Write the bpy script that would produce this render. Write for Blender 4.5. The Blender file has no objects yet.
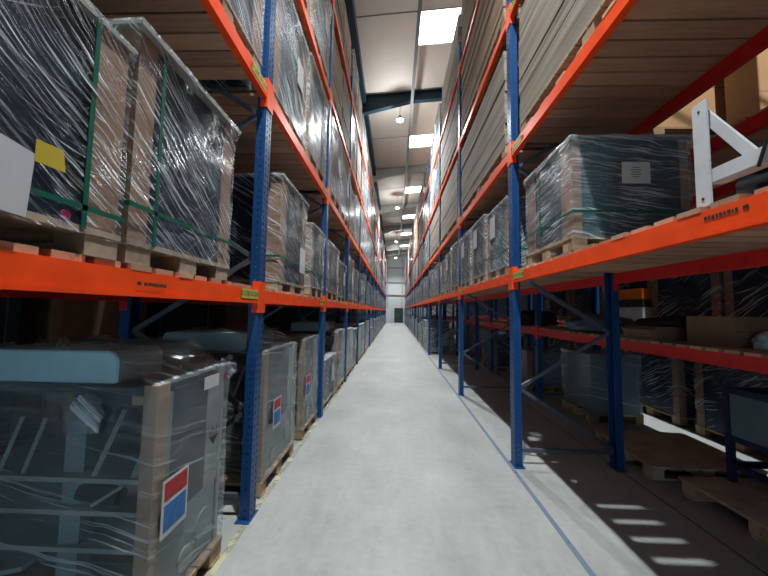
import bpy, bmesh, math, random
from mathutils import Vector, Matrix, noise
random.seed(7)
R = math.radians
scene = bpy.context.scene
col = scene.collection

# ------------------------------------------------------------------ camera
F_PX, PITCH, ROLL, YAW, EYE = 325.74, 0.0697, 0.0158, 0.0329, 1.5525
def ray(px, py):
    a, b = px - 384, py - 288
    c, s = math.cos(ROLL), math.sin(ROLL)
    u, w = c*a + s*b, -s*a + c*b
    v = (u/F_PX, 1.0, -w/F_PX)
    c, s = math.cos(PITCH), math.sin(PITCH)
    v = (v[0], c*v[1] - s*v[2], s*v[1] + c*v[2])
    c, s = math.cos(YAW), math.sin(YAW)
    return Vector((c*v[0] - s*v[1], s*v[0] + c*v[1], v[2]))
cam_data = bpy.data.cameras.new('camera')
cam = bpy.data.objects.new('camera', cam_data); col.objects.link(cam)
cx = (ray(385, 288) - ray(384, 288)).normalized()
cy = (ray(384, 287) - ray(384, 288)).normalized()
cz = -ray(384, 288).normalized()
m = Matrix((cx, cy, cz)).transposed().to_4x4(); m.translation = Vector((0, 0, EYE))
cam.matrix_world = m
cam_data.sensor_width = 36; cam_data.lens = F_PX*36/768
cam_data.clip_start = .05; cam_data.clip_end = 200
scene.camera = cam

# ------------------------------------------------------------------ world, light, exposure
scene.view_settings.view_transform = 'Standard'
scene.view_settings.look = 'None'
scene.view_settings.exposure = 0.9
scene.view_settings.gamma = 1.0
scene.view_settings.use_curve_mapping = False
world = bpy.data.worlds.new('world'); scene.world = world; world.use_nodes = True
bg = world.node_tree.nodes['Background']
bg.inputs[0].default_value = (0.55, 0.80, 1.0, 1); bg.inputs[1].default_value = 2.0
SKYLIGHT_POWER = 6.5
LAMP_GLOW_WATTS, LAMP_DOWN_WATTS = 66.0, 1700.0
scene.cycles.diffuse_bounces = 3

# ------------------------------------------------------------------ layout numbers (metres)
LX, RX, DEPTH = -1.04, 1.236, 1.08           # aisle faces of the two racks
L0, LL = 2.46, 2.348                          # left: first upright in view, bay pitch
R0, RL = 3.44, 2.8
LZ = [1.647, 3.285, 4.88, 6.46]
RZ = [1.92, 3.285, 4.875, 6.42]
UP_H, UW, UD = 6.97, .11, .075
BH, BT = .105, .045
END_Y = 43.5

# ------------------------------------------------------------------ materials
K = .54                                # overall reflectance of paint, timber and floor
def kc(c): return tuple(x*K for x in c)
class N:
    def __init__(s, name):
        s.m = bpy.data.materials.new(name); s.m.use_nodes = True
        s.t = s.m.node_tree; s.n = s.t.nodes; s.bs = s.n['Principled BSDF']; s.out = s.n['Material Output']
    def new(s, typ, ins=None, **kw):
        n = s.n.new(typ)
        for k, v in kw.items(): setattr(n, k, v)
        for k, v in (ins or {}).items(): s.put(n.inputs[k], v)
        return n
    def put(s, sock, v):
        if isinstance(v, bpy.types.NodeSocket): s.t.links.new(v, sock)
        elif isinstance(v, bpy.types.Node): s.t.links.new(v.outputs[0], sock)
        else: sock.default_value = v
    def math(s, op, a, b=0.0, c=0.0):
        return s.new('ShaderNodeMath', {0: a, 1: b, 2: c}, operation=op).outputs[0]
    def noise(s, vec, scale, detail=3, rough=.5):
        return s.new('ShaderNodeTexNoise', {'Vector': vec, 'Scale': scale, 'Detail': detail, 'Roughness': rough}).outputs[0]
    def ramp(s, fac, stops):
        r = s.new('ShaderNodeValToRGB', {0: fac}); e = r.color_ramp.elements
        while len(e) < len(stops): e.new(.5)
        for el, (p, c) in zip(e, stops):
            el.position = p; el.color = (c, c, c, 1) if isinstance(c, (int, float)) else (*c, 1)
        return r.outputs[0]
    def mixc(s, fac, a, b):
        n = s.new('ShaderNodeMix', data_type='RGBA')
        s.put(n.inputs[0], fac)
        for i, v in ((6, a), (7, b)): s.put(n.inputs[i], (*v, 1) if isinstance(v, tuple) else v)
        return n.outputs[2]
    def coord(s, kind='Object'):
        return s.new('ShaderNodeTexCoord').outputs[kind]
    def mapped(s, vec, scale=(1, 1, 1), rot=(0, 0, 0), loc=(0, 0, 0)):
        return s.new('ShaderNodeMapping', {'Vector': vec, 'Scale': scale, 'Rotation': rot, 'Location': loc}).outputs[0]
    def bump(s, h, strength=.3, dist=.01):
        return s.new('ShaderNodeBump', {'Height': h, 'Strength': strength, 'Distance': dist}).outputs[0]
    def rand(s): return s.new('ShaderNodeObjectInfo').outputs['Random']

def plain(name, c, rough=.5, metal=0, var=.12, scale=12, bump=.0, emit=None):
    q = N(name); v = q.coord(); c = kc(c)
    n = q.noise(v, scale, 4); q.bs.inputs['Specular IOR Level'].default_value = .3
    q.put(q.bs.inputs['Base Color'], q.mixc(q.ramp(n, [(.3, 0), (.7, 1)]), tuple(x*(1-var) for x in c), tuple(min(1, x*(1+var)) for x in c)))
    q.bs.inputs['Roughness'].default_value = rough; q.bs.inputs['Metallic'].default_value = metal
    if bump: q.put(q.bs.inputs['Normal'], q.bump(n, bump, .004))
    return q.m

def wood(name, c, axis=1, var=.35, board=.145):
    """grain runs along `axis`; each board takes its own tone from its place"""
    q = N(name); v = q.coord(); c = kc(c); sc = [38, 38, 38]; sc[axis] = 2.5; q.bs.inputs['Specular IOR Level'].default_value = .2
    n = q.noise(q.mapped(v, tuple(sc)), 1.0, 5, .6)
    sep = q.new('ShaderNodeSeparateXYZ', {0: v})
    o = 1 if axis == 0 else 0
    cell = q.math('FLOOR', q.math('DIVIDE', sep.outputs[o], board))
    wn = q.new('ShaderNodeTexWhiteNoise', {'W': q.math('ADD', cell, q.math('MULTIPLY', q.rand(), 91.0))}, noise_dimensions='1D').outputs[0]
    f = q.math('ADD', q.math('MULTIPLY', n, .6), q.math('MULTIPLY', wn, .4))
    q.put(q.bs.inputs['Base Color'], q.mixc(q.ramp(f, [(.25, 0), (.75, 1)]), tuple(x*(1-var) for x in c), tuple(min(1, x*(1+var)) for x in c)))
    q.bs.inputs['Roughness'].default_value = .75
    q.put(q.bs.inputs['Normal'], q.bump(n, .3, .003))
    return q.m

def film(name, haze=.1, streak=.75, angle=35, density=.5, scale=1.0, tint=(.80, .88, .93), gloss=.015, warp_by=.055, fres=.5):
    tint = tuple(x*.86 for x in tint)
    """stretch film: clear, glossy, with whitened folds that run in bands over the load"""
    q = N(name); v = q.coord(); r = q.rand()
    sep = q.new('ShaderNodeSeparateXYZ', {0: v})
    u = q.math('ADD', q.math('ADD', sep.outputs[0], sep.outputs[1]), q.math('MULTIPLY', r, 17.0))
    uv = q.new('ShaderNodeCombineXYZ', {0: u, 1: sep.outputs[2], 2: q.math('MULTIPLY', r, 31.0)}).outputs[0]
    warp = q.noise(uv, 2.2*scale, 2)
    uvw = q.new('ShaderNodeVectorMath', {0: uv, 1: q.new('ShaderNodeCombineXYZ', {0: q.math('MULTIPLY', warp, warp_by), 1: q.math('MULTIPLY', warp, warp_by*1.3), 2: 0.0}).outputs[0]}, operation='ADD').outputs[0]
    masks = []
    for ang, sy, th in ((angle, 85, .60 - .09*density), (angle*.4, 110, .63 - .08*density), (-angle*1.1, 90, .67 - .07*density)):
        rot = q.mapped(uvw, (1, 1, 1), (0, 0, R(ang)))
        n = q.noise(q.mapped(rot, (2.0*scale, sy*scale, 1)), 1.0, 3, .6)
        masks.append(q.ramp(n, [(th, 0), (th + .12, 1)]))
    patch = q.ramp(q.noise(uv, 3.0*scale, 2), [(.34, .15), (.62, 1)])
    patch2 = q.ramp(q.noise(q.mapped(uv, (1, 1, 1), (0, 0, 0), (5, 3, 1)), 4.0*scale, 2), [(.45, 0), (.65, 1)])
    a = q.math('MAXIMUM', q.math('MULTIPLY', masks[0], patch), q.math('MULTIPLY', masks[1], patch2))
    a = q.math('MAXIMUM', a, q.math('MULTIPLY', masks[2], .55))
    fac = q.math('ADD', q.math('MULTIPLY', a, streak), haze)
    fold = q.noise(q.mapped(q.mapped(uvw, (1, 1, 1), (0, 0, R(angle))), (5*scale, 60*scale, 1)), 1.0, 3)
    bmp = q.bump(fold, .9, .012)
    gl = q.new('ShaderNodeBsdfGlossy', {'Color': (1, 1, 1, 1), 'Roughness': .2, 'Normal': bmp})
    di = q.new('ShaderNodeBsdfDiffuse', {'Color': (*tint, 1), 'Normal': bmp})
    tl = q.new('ShaderNodeBsdfTranslucent', {'Color': (*tint, 1)})
    tr = q.new('ShaderNodeBsdfTransparent', {'Color': (.95, .97, .98, 1)})
    dd = q.new('ShaderNodeMixShader', {0: .35, 1: di.outputs[0], 2: tl.outputs[0]})
    m1 = q.new('ShaderNodeMixShader', {0: fac, 1: tr.outputs[0], 2: dd.outputs[0]})
    fr = q.new('ShaderNodeFresnel', {'IOR': 1.45, 'Normal': bmp})
    gf = q.math('ADD', q.math('MULTIPLY', fr.outputs[0], fres), gloss)
    m2 = q.new('ShaderNodeMixShader', {0: gf, 1: m1.outputs[0], 2: gl.outputs[0]})
    q.put(q.out.inputs[0], m2.outputs[0]); q.n.remove(q.bs)
    return q.m

def concrete():
    q = N('concrete_floor'); v = q.coord()
    big = q.noise(v, .9, 6, .65); fine = q.noise(v, 14, 6, .7); spot = q.noise(q.mapped(v, (1, .25, 1)), 3.0, 5, .7)
    f = q.math('ADD', q.math('MULTIPLY', big, .45), q.math('ADD', q.math('MULTIPLY', fine, .25), q.math('MULTIPLY', spot, .3)))
    c = q.mixc(q.ramp(f, [(.36, 0), (.64, 1)]), kc((.32, .335, .325)), kc((.57, .585, .565)))
    # darker scuffs and stains
    st = q.ramp(q.noise(q.mapped(v, (1, .5, 1), (0, 0, .5)), 6.5, 8, .75), [(.60, 0), (.72, .35)])
    c = q.mixc(st, c, kc((.22, .24, .24)))
    # slab joint under the right-hand rack
    sep = q.new('ShaderNodeSeparateXYZ', {0: v}); X, Y = sep.outputs[0], sep.outputs[1]
    jt = q.math('LESS_THAN', q.math('ABSOLUTE', q.math('SUBTRACT', X, 2.27)), .008)
    c = q.mixc(jt, c, kc((.06, .07, .08)))
    q.put(q.bs.inputs['Base Color'], c)
    q.put(q.bs.inputs['Roughness'], q.ramp(f, [(.3, .42), (.7, .62)]))
    q.bs.inputs['Specular IOR Level'].default_value = .35
    q.put(q.bs.inputs['Normal'], q.bump(fine, .12, .003))
    return q.m

def paint_line(name, c, wear):
    q = N(name); v = q.coord()
    a = q.ramp(q.noise(v, 5, 7, .75), [(wear, .12), (wear + .08, .9)])
    q.bs.inputs['Base Color'].default_value = (*kc(c), 1); q.bs.inputs['Roughness'].default_value = .6
    q.put(q.bs.inputs['Alpha'], a)
    return q.m

def emission(name, c, s):
    q = N(name); e = q.new('ShaderNodeEmission', {'Color': (*c, 1), 'Strength': s})
    q.put(q.out.inputs[0], e.outputs[0]); q.n.remove(q.bs); return q.m

def sheets_mat(name, c):
    """edges of thin flat sheets lying on each other: fine lines along the stack"""
    c = kc(c); q = N(name); v = q.coord()
    n = q.noise(q.mapped(v, (.5, .5, 190)), 1.0, 2, .5)
    n2 = q.noise(q.mapped(v, (.8, .8, 26)), 1.0, 3, .5)
    f = q.math('ADD', q.math('MULTIPLY', n, .55), q.math('MULTIPLY', n2, .45))
    q.put(q.bs.inputs['Base Color'], q.mixc(q.ramp(f, [(.38, 0), (.60, 1)]), tuple(x*.42 for x in c), tuple(min(1, x*1.2) for x in c)))
    q.bs.inputs['Roughness'].default_value = .85
    q.put(q.bs.inputs['Normal'], q.bump(f, .5, .006))
    return q.m

M = {}
M['floor'] = concrete()
M['blue'] = plain('blue_painted_steel', (.012, .085, .27), .38, 0, .12, 6)
M['orange'] = plain('orange_painted_steel', (1.45, .12, .012), .42, 0, .10, 7)
M['shade_red'] = plain('shade_red_steel', (1.05, .035, .03), .45, 0, .10, 7)  # rear and back-rack beams: their look in shade put into the colour
M['brace'] = plain('grey_galvanised_steel', (.22, .26, .32), .35, .6)
M['deck'] = wood('deck_timber', (.78, .45, .29), 0, .3, .145)
M['plank_end'] = wood('pale_plank', (.58, .42, .28), 0, .25, .17)
M['pallet'] = wood('pallet_timber', (.58, .41, .26), 0, .3, .12)
M['ply'] = plain('ply_board', (.60, .47, .34), .75, 0, .2, 20)
M['post'] = wood('corner_post_timber', (.52, .37, .26), 2, .2, .5)
M['cardboard'] = plain('cardboard', (.50, .30, .20), .85, 0, .12, 5, .1)
M['tan'] = plain('tan_cardboard', (.82, .53, .30), .85, 0, .08, 4, .1)
M['maroon_card'] = plain('dark_maroon_carton', (.13, .06, .055), .8, 0, .2, 4)
M['cardboard_dark'] = plain('brown_cardboard', (.36, .215, .13), .85, 0, .15, 5, .1)
M['navy'] = plain('dark_navy_casing', (.010, .038, .080), .35, 0, .45, 3)
M['lid'] = plain('pale_lid_board', (.50, .48, .44), .7, 0, .1, 8)
M['strap'] = plain('green_strap', (.005, .16, .10), .4)
M['paper'] = plain('white_paper', (.78, .80, .84), .7, 0, .04, 6)
M['yellow'] = plain('yellow_label', (.80, .62, .05), .6, 0, .06)
M['yellowgreen'] = plain('location_label', (.80, .78, .16), .5, 0, .06)
M['ink'] = plain('dark_ink', (.03, .05, .04), .6)
M['inkgreen'] = plain('green_ink', (.02, .16, .06), .6)
M['magenta'] = plain('magenta_ink', (.5, .03, .15), .6)
M['red'] = plain('red_print', (.60, .03, .035), .55, 0, .2, 30)
M['labelblue'] = plain('blue_print', (.04, .22, .62), .55, 0, .2, 30)
M['film_dark'] = film('stretch_film', .015, .95, 33, .85, .75, gloss=.008, fres=.22)
M['film_mid'] = film('clouded_stretch_film', .07, .95, 30, 1.15, .8, gloss=.008, fres=.22)
M['film_bands'] = film('banded_stretch_film', .07, .8, 9, 1.1, 1.0, gloss=.01, fres=.3)
M['film_white'] = film('thick_stretch_film', .07, .95, 40, 1.25, .6, gloss=.008, fres=.22)
M['film_near'] = film('near_stretch_film', .015, 1.0, 36, .95, 1.0, gloss=.01, fres=.2)
M['film_haze'] = film('loose_polythene', .13, .45, 14, .55, .38, (.70, .80, .82), .01, .12)
M['film_drape'] = film('draped_polythene', .10, .75, 14, 1.1, .6, (.74, .83, .86), .01, .1, .12)
M['film_dim'] = film('dim_stretch_film', .05, .4, 8, .3)
M['greycab'] = plain('grey_cabinet', (.17, .25, .29), .5, 0, .12, 4)
M['equipgrey'] = plain('equipment_grey_panel', (.30, .40, .43), .5, 0, .12, 4)
M['palegrey'] = plain('pale_grey_panel', (.50, .55, .53), .5, 0, .1, 5)
M['pad'] = plain('blue_vinyl_pad', (.52, .84, .95), .55, 0, .1, 5, .1)
M['pad_dark'] = plain('teal_vinyl_pad', (.10, .38, .50), .55, 0, .15, 5, .1)
M['sheet_grey'] = sheets_mat('grey_board_edges', (.40, .35, .27))
M['sheet_tan'] = sheets_mat('tan_board_edges', (.54, .40, .26))
M['roof'] = plain('roof_liner', (.90, .86, .77), .6, 0, .04, 1.5)
M['roofseam'] = plain('roof_seam', (.25, .27, .28), .6)
M['steel_dark'] = plain('dark_blue_steel', (.022, .055, .085), .5)
M['steel_pale'] = plain('pale_grey_steel', (.50, .50, .46), .5)
M['grey_pipe'] = plain('grey_gutter', (.26, .28, .30), .5)
M['skylight'] = emission('skylight_daylight', (.93, .97, 1.0), SKYLIGHT_POWER)
M['lamp'] = emission('lamp_glow', (1.0, .98, .94), 60)
M['wallwhite'] = plain('white_cladding', (.70, .74, .72), .6, 0, .05, 2)
M['walldark'] = plain('dark_blue_cladding', (.05, .065, .085), .6, 0, .2, 2)
M['door'] = plain('dark_door', (.035, .06, .065), .5)
M['white_steel'] = plain('white_painted_steel', (.92, .95, .97), .4, 0, .06, 9)
M['black'] = plain('black_fabric', (.006, .009, .015), .9)
M['maroon'] = plain('dark_maroon_fabric', (.05, .022, .03), .9, 0, .3, 8)
M['cartblue'] = plain('dark_blue_cart_paint', (.010, .022, .085), .5, 0, .1, 5)
M['bluebox'] = plain('pale_blue_carton', (.16, .25, .30), .6, 0, .15, 4)
M['bright_orange'] = plain('bright_orange_plastic', (.9, .22, .02), .5)
M['blue_line'] = paint_line('blue_floor_paint', (.19, .25, .35), .36)
M['yellow_line'] = paint_line('yellow_floor_paint', (.66, .63, .40), .49)
M['whiteplastic'] = plain('white_plastic', (.75, .78, .8), .35)

# ------------------------------------------------------------------ mesh helpers
class MB:
    def __init__(s): s.v = []; s.f = []; s.smooth = False
    def hexa(s, p):
        b = len(s.v); s.v += [tuple(q) for q in p]
        s.f += [tuple(b+i for i in t) for t in ((0,3,2,1),(4,5,6,7),(0,1,5,4),(1,2,6,5),(2,3,7,6),(3,0,4,7))]
        return s
    def box(s, x0, x1, y0, y1, z0, z1):
        if x1 < x0: x0, x1 = x1, x0
        if y1 < y0: y0, y1 = y1, y0
        return s.hexa([(x0,y0,z0),(x1,y0,z0),(x1,y1,z0),(x0,y1,z0),(x0,y0,z1),(x1,y0,z1),(x1,y1,z1),(x0,y1,z1)])
    def bar(s, a, b, w, h, up=(0, 0, 1)):
        a, b, up = Vector(a), Vector(b), Vector(up); d = (b-a).normalized()
        if abs(d.dot(up)) > .98: up = Vector((1, 0, 0))
        x = d.cross(up).normalized()*w/2; z = x.cross(d).normalized()*h/2
        return s.hexa([a-x-z, a+x-z, b+x-z, b-x-z, a-x+z, a+x+z, b+x+z, b-x+z])
    def tube(s, a, b, r, n=10, r2=None):
        a, b = Vector(a), Vector(b); d = (b-a).normalized(); r2 = r if r2 is None else r2
        up = Vector((0,0,1)) if abs(d.z) < .9 else Vector((1,0,0))
        x = d.cross(up).normalized(); y = d.cross(x); k = len(s.v)
        for i in range(n):
            t = 2*math.pi*i/n; o = x*math.cos(t) + y*math.sin(t)
            s.v += [tuple(a+o*r), tuple(b+o*r2)]
        for i in range(n):
            j = (i+1) % n; s.f.append((k+2*i, k+2*j, k+2*j+1, k+2*i+1))
        s.f.append(tuple(k+2*i for i in range(n))[::-1]); s.f.append(tuple(k+2*i+1 for i in range(n)))
        return s
    def mesh(s, name, mat, bevel=0, seg=2, smooth=False):
        me = bpy.data.meshes.new(name); me.from_pydata(s.v, [], s.f); me.update()
        bm = bmesh.new(); bm.from_mesh(me); bmesh.ops.recalc_face_normals(bm, faces=bm.faces)
        if bevel: bmesh.ops.bevel(bm, geom=bm.edges[:], offset=bevel, segments=seg, affect='EDGES', clamp_overlap=True)
        bm.to_mesh(me); bm.free(); me.materials.append(mat)
        if smooth:
            for p in me.polygons: p.use_smooth = True
        return me
    def build(s, name, mat, parent=None, loc=None, **k):
        return link(name, s.mesh(name, mat, **k), parent, loc)

def link(name, me, parent=None, loc=None, rot=None):
    o = bpy.data.objects.new(name, me); col.objects.link(o)
    if parent is not None: o.parent = parent
    if loc is not None: o.location = loc
    if rot is not None: o.rotation_euler = rot
    return o
def thing(name, label, cat, loc=(0, 0, 0), rz=0, group=None):
    o = bpy.data.objects.new(name, None); col.objects.link(o); o.empty_display_size = .1
    o.location = loc; o.rotation_euler = (0, 0, rz)
    return tag(o, label, cat, group)
def tag(o, label, cat, group=None):
    assert 4 <= len(label.split()) <= 16, (label, len(label.split()))
    o['label'] = label; o['category'] = cat
    if group: o['group'] = group
    return o
def struct(name, mb, mat, **k):
    o = mb.build(name, mat, **k); o['kind'] = 'structure'; return o
def copy_tree(o, parent=None):
    c = o.copy(); col.objects.link(c); c.parent = parent
    for ch in kids.get(o.name, ()): copy_tree(ch, c)
    return c
kids = {}
def index_kids(root):
    for o in bpy.data.objects:
        if o.parent: kids.setdefault(o.parent.name, [])
    for o in bpy.data.objects:
        if o.parent and o not in kids[o.parent.name]: kids[o.parent.name].append(o)

def text_mesh(txt, size, name, mat):
    cu = bpy.data.curves.new(name, 'FONT'); cu.body = txt; cu.size = size; cu.extrude = .0004
    cu.align_x = 'CENTER'; cu.align_y = 'CENTER'
    o = bpy.data.objects.new(name, cu); col.objects.link(o)
    bpy.context.view_layer.update()
    me = bpy.data.meshes.new_from_object(o.evaluated_get(bpy.context.evaluated_depsgraph_get()))
    bpy.data.objects.remove(o); me.name = name; me.materials.clear(); me.materials.append(mat)
    return me

# ------------------------------------------------------------------ room shell
ZR = lambda x: 9.02 + .09*x            # roof underside
XA, XB, YA = -4.2, 8.6, -6.0
struct('floor', MB().box(XA, XB, YA, END_Y, -.2, 0), M['floor'])
mb = MB(); xl = [XA, .5, 1.58, XB]
sky_y = [1.95 + 5.85*k for k in range(7)]      # near edge of each skylight, 1.06 m long
def roofslab(mb, x0, x1, y0, y1):
    mb.hexa([(x0,y0,ZR(x0)),(x1,y0,ZR(x1)),(x1,y1,ZR(x1)),(x0,y1,ZR(x0)),(x0,y0,ZR(x0)+.12),(x1,y0,ZR(x1)+.12),(x1,y1,ZR(x1)+.12),(x0,y1,ZR(x0)+.12)])
SKX = [(.5, 1.58), (5.6, 6.7)]
xs = [XA, .5, 1.58, 5.6, 6.7, XB]
for i in range(5):
    x0, x1 = xs[i], xs[i+1]
    if (x0, x1) in SKX:
        y = YA
        for s in sky_y: roofslab(mb, x0, x1, y, s-.1); y = s + .96
        roofslab(mb, x0, x1, y, END_Y)
    else: roofslab(mb, x0, x1, YA, END_Y)
struct('ceiling', mb, M['roof'])
k = 0
for x0, x1 in SKX:
    for s in sky_y:
        k += 1; mb = MB(); y0, y1 = s-.1, s+.96
        mb.hexa([(x0,y0,ZR(x0)+.05),(x1,y0,ZR(x1)+.05),(x1,y1,ZR(x1)+.05),(x0,y1,ZR(x0)+.05),(x0,y0,ZR(x0)+.08),(x1,y0,ZR(x1)+.08),(x1,y1,ZR(x1)+.08),(x0,y1,ZR(x0)+.08)])
        struct('window_%d' % k, mb, M['skylight'])
t = 0
def trim(mb, mat, **kw):
    global t; t += 1; return struct('trim_%d' % t, mb, mat, **kw)
# seams between the roof panels, at both ends of each rooflight row
for s in sky_y:
    mb = MB()
    for yy in (s-.12, s+2.8):
        mb.hexa([(XA,yy,ZR(XA)-.012),(XB,yy,ZR(XB)-.012),(XB,yy+.02,ZR(XB)-.012),(XA,yy+.02,ZR(XA)-.012),(XA,yy,ZR(XA)),(XB,yy,ZR(XB)),(XB,yy+.02,ZR(XB)),(XA,yy+.02,ZR(XA))])
    trim(mb, M['roofseam'])
# portal frame rafters with a haunch that deepens to the left
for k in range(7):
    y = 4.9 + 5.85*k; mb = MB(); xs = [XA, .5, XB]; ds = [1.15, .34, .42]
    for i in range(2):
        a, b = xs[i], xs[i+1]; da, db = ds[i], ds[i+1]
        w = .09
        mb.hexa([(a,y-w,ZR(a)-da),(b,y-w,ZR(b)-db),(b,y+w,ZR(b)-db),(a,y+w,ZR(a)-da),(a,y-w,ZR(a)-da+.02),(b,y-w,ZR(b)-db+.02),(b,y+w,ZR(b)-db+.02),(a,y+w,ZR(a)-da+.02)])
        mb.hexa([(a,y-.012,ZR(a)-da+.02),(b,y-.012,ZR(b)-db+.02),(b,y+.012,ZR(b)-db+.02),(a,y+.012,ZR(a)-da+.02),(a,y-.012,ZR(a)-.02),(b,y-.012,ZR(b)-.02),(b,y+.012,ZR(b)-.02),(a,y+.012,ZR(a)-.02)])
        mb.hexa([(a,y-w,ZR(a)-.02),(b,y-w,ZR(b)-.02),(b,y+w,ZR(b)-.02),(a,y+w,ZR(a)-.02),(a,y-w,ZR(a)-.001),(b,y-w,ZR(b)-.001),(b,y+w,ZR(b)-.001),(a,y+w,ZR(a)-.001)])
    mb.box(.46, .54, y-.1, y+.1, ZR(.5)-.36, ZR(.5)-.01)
    trim(mb, M['steel_dark'] if k < 2 else M['steel_pale'])  # farther rafters paler: the light on them put into the colour
# small purlins across the far roof, ridge gutter, dark runner along the left rack top
trim(MB().box(.455, .545, YA, END_Y, ZR(.5)-.46, ZR(.5)-.37), M['grey_pipe'])
trim(MB().box(-1.30, -1.06, YA, END_Y-.1, 8.60, 8.90), M['steel_dark'])
# end wall with rails and doors
struct('wall_back', MB().box(XA, XB, END_Y, END_Y+.2, 0, 10.2), M['wallwhite'])
for z in (7.3, 5.35, 3.65): trim(MB().box(XA, XB, END_Y-.12, END_Y, z-.06, z+.06), M['grey_pipe'])
for x in (-.95, .98): trim(MB().box(x-.06, x+.06, END_Y-.14, END_Y-.002, 1.95, 9.0), M['steel_pale'])
dd = struct('door_1', MB().box(.0, 1.15, END_Y-.16, END_Y-.002, 0, 1.95), M['door'])
MB().box(.5, .53, END_Y-.2, END_Y-.16, .9, 1.1).build('door_handle', M['steel_pale'], dd)
struct('door_2', MB().box(-1.3, -.55, END_Y-.16, END_Y-.002, 0, 1.9), M['whiteplastic'])
struct('wall_left', MB().box(XA-.2, XA, YA, END_Y, 0, 8.7), M['walldark'])
struct('wall_right', MB().box(XB, XB+.2, YA, END_Y, 0, 9.9), M['walldark'])
# wall behind the camera with an opening added on the left as fill light
struct('wall_front', MB().box(XA, -3.9, YA-.2, YA, 0, 9.0).box(-.5, XB, YA-.2, YA, 0, 9.9).box(-3.9, -.5, YA-.2, YA, 3.4, 9.2), M['walldark'])
# painted floor lines
trim(MB().box(1.183, 1.222, YA, END_Y-.2, .0, .0015), M['blue_line'])
trim(MB().box(-1.075, -1.03, YA, END_Y-.2, .0, .0015), M['yellow_line'])

# ------------------------------------------------------------------ high-bay lamps over the aisle
def lamp_light(r):
    for kind, e in (('POINT', LAMP_GLOW_WATTS), ('SPOT', LAMP_DOWN_WATTS)):
        ld = bpy.data.lights.new('lamp_light', kind); ld.energy = e; ld.shadow_soft_size = .07; ld.color = (.93, .985, 1)
        if kind == 'SPOT': ld.spot_size = R(134); ld.spot_blend = 1.0
        lo = bpy.data.objects.new('lamp_light', ld); col.objects.link(lo); lo.location = (0, 0, -.22 if kind == 'POINT' else -.08); lo.parent = r
LAMP_Y = [.9, 10.8, 20.4, 30.6, 40.0]
lamp_names = ['nearest, above the camera', 'first ahead down the aisle', 'second ahead down the aisle', 'third ahead down the aisle', 'farthest, before the end wall']
for y, w in zip(LAMP_Y, lamp_names):
    r = thing('high_bay_lamp', 'round white high bay lamp hung from the roof, ' + w, 'lamp', (.1, y, 8.05), 0, 'high bay lamps over the aisle')
    MB().tube((0,0,.06), (0,0,.2), .12, 20, .05).build('housing', M['steel_pale'], r)
    MB().tube((0,0,.045), (0,0,.059), .11, 20).build('diffuser', M['lamp'], r)
    MB().tube((0,0,.2), (0,0,ZR(.1)-8.05-.001), .008, 6).build('hanger', M['grey_pipe'], r)
    lamp_light(r)

for y, w in zip([3.6, 13.0], ['nearer', 'farther']):  # lamps added to brighten the floor strip and loads behind the right racks
    r = thing('high_bay_lamp', '%s added round lamp hung over the narrow gap behind the right racks' % w, 'lamp', (3.81, y, 8.35))
    MB().tube((0,0,.06), (0,0,.2), .12, 20, .05).build('housing', M['steel_pale'], r)
    MB().tube((0,0,.045), (0,0,.059), .11, 20).build('diffuser', M['lamp'], r)
    MB().tube((0,0,.2), (0,0,ZR(3.81)-8.35-.001), .008, 6).build('hanger', M['grey_pipe'], r)
    lamp_light(r)
r = thing('added_fill_lamp', 'added fill lamp on a rod behind the camera, aimed at the rear rack cartons', 'lamp', (3.1, -1.3, 4.95))  # added out of view to brighten the tan cartons on the rear rack
MB().box(-.15, .15, -.1, .05, .02, .22).build('housing', M['steel_pale'], r, bevel=.02)
MB().tube((0,-.03,.22), (0,-.03,ZR(3.1)-4.95-.001), .01, 8).build('drop_rod', M['grey_pipe'], r)
ld = bpy.data.lights.new('lamp_light', 'SPOT'); ld.energy = 420; ld.shadow_soft_size = .1; ld.color = (1, .95, .85); ld.spot_size = R(26); ld.spot_blend = .5
lo = bpy.data.objects.new('lamp_light', ld); col.objects.link(lo); lo.parent = r; lo.location = (0, .1, 0)
lo.rotation_euler = (Vector((3.0, 3.3, 3.85)) - Vector((3.1, -1.2, 4.95))).to_track_quat('-Z', 'Y').to_euler()
# ------------------------------------------------------------------ racks
def upright_mesh(sgn):
    """open C column; its aisle face (x=0) and its side face carry rows of slots. sgn=+1: body extends to +x"""
    mb = MB(); T = .003
    cols = [(.0, .022), (.036, .074), (.088, UW)]        # solid strips of the aisle face between two slot columns
    X = lambda a: a*sgn
    for a, b in cols: mb.box(X(0), X(T), a, b, 0, UP_H)
    z = .03
    while z < UP_H-.03:
        for a in (.022, .074): mb.box(X(0), X(T), a, a+.014, z, z+.026)
        z += .05
    for a, b in ((0, .028), (.040, UD)): 
        for y in (0, UW-T): mb.box(X(a if a else T), X(b), y, y+T, 0, UP_H)
    z = .03
    while z < UP_H-.03:
        for y in (0, UW-T): mb.box(X(.028), X(.040), y, y+T, z, z+.036)
        z += .05
    return mb.mesh('upright', M['blue'])
UPM = {1: upright_mesh(1), -1: upright_mesh(-1)}
plain_up = {}
for s in (1, -1):
    mb = MB(); X = lambda a: a*s
    mb.box(X(0), X(.004), 0, UW, 0, UP_H); mb.box(X(.004), X(UD), 0, .004, 0, UP_H); mb.box(X(.004), X(UD), UW-.004, UW, 0, UP_H)
    plain_up[s] = mb.mesh('upright', M['blue'])
BASE = {s: MB().box(s*-.012, s*(UD+.02), -.035, UW+.03, 0, .006).mesh('base_plate', M['blue']) for s in (1, -1)}

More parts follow.
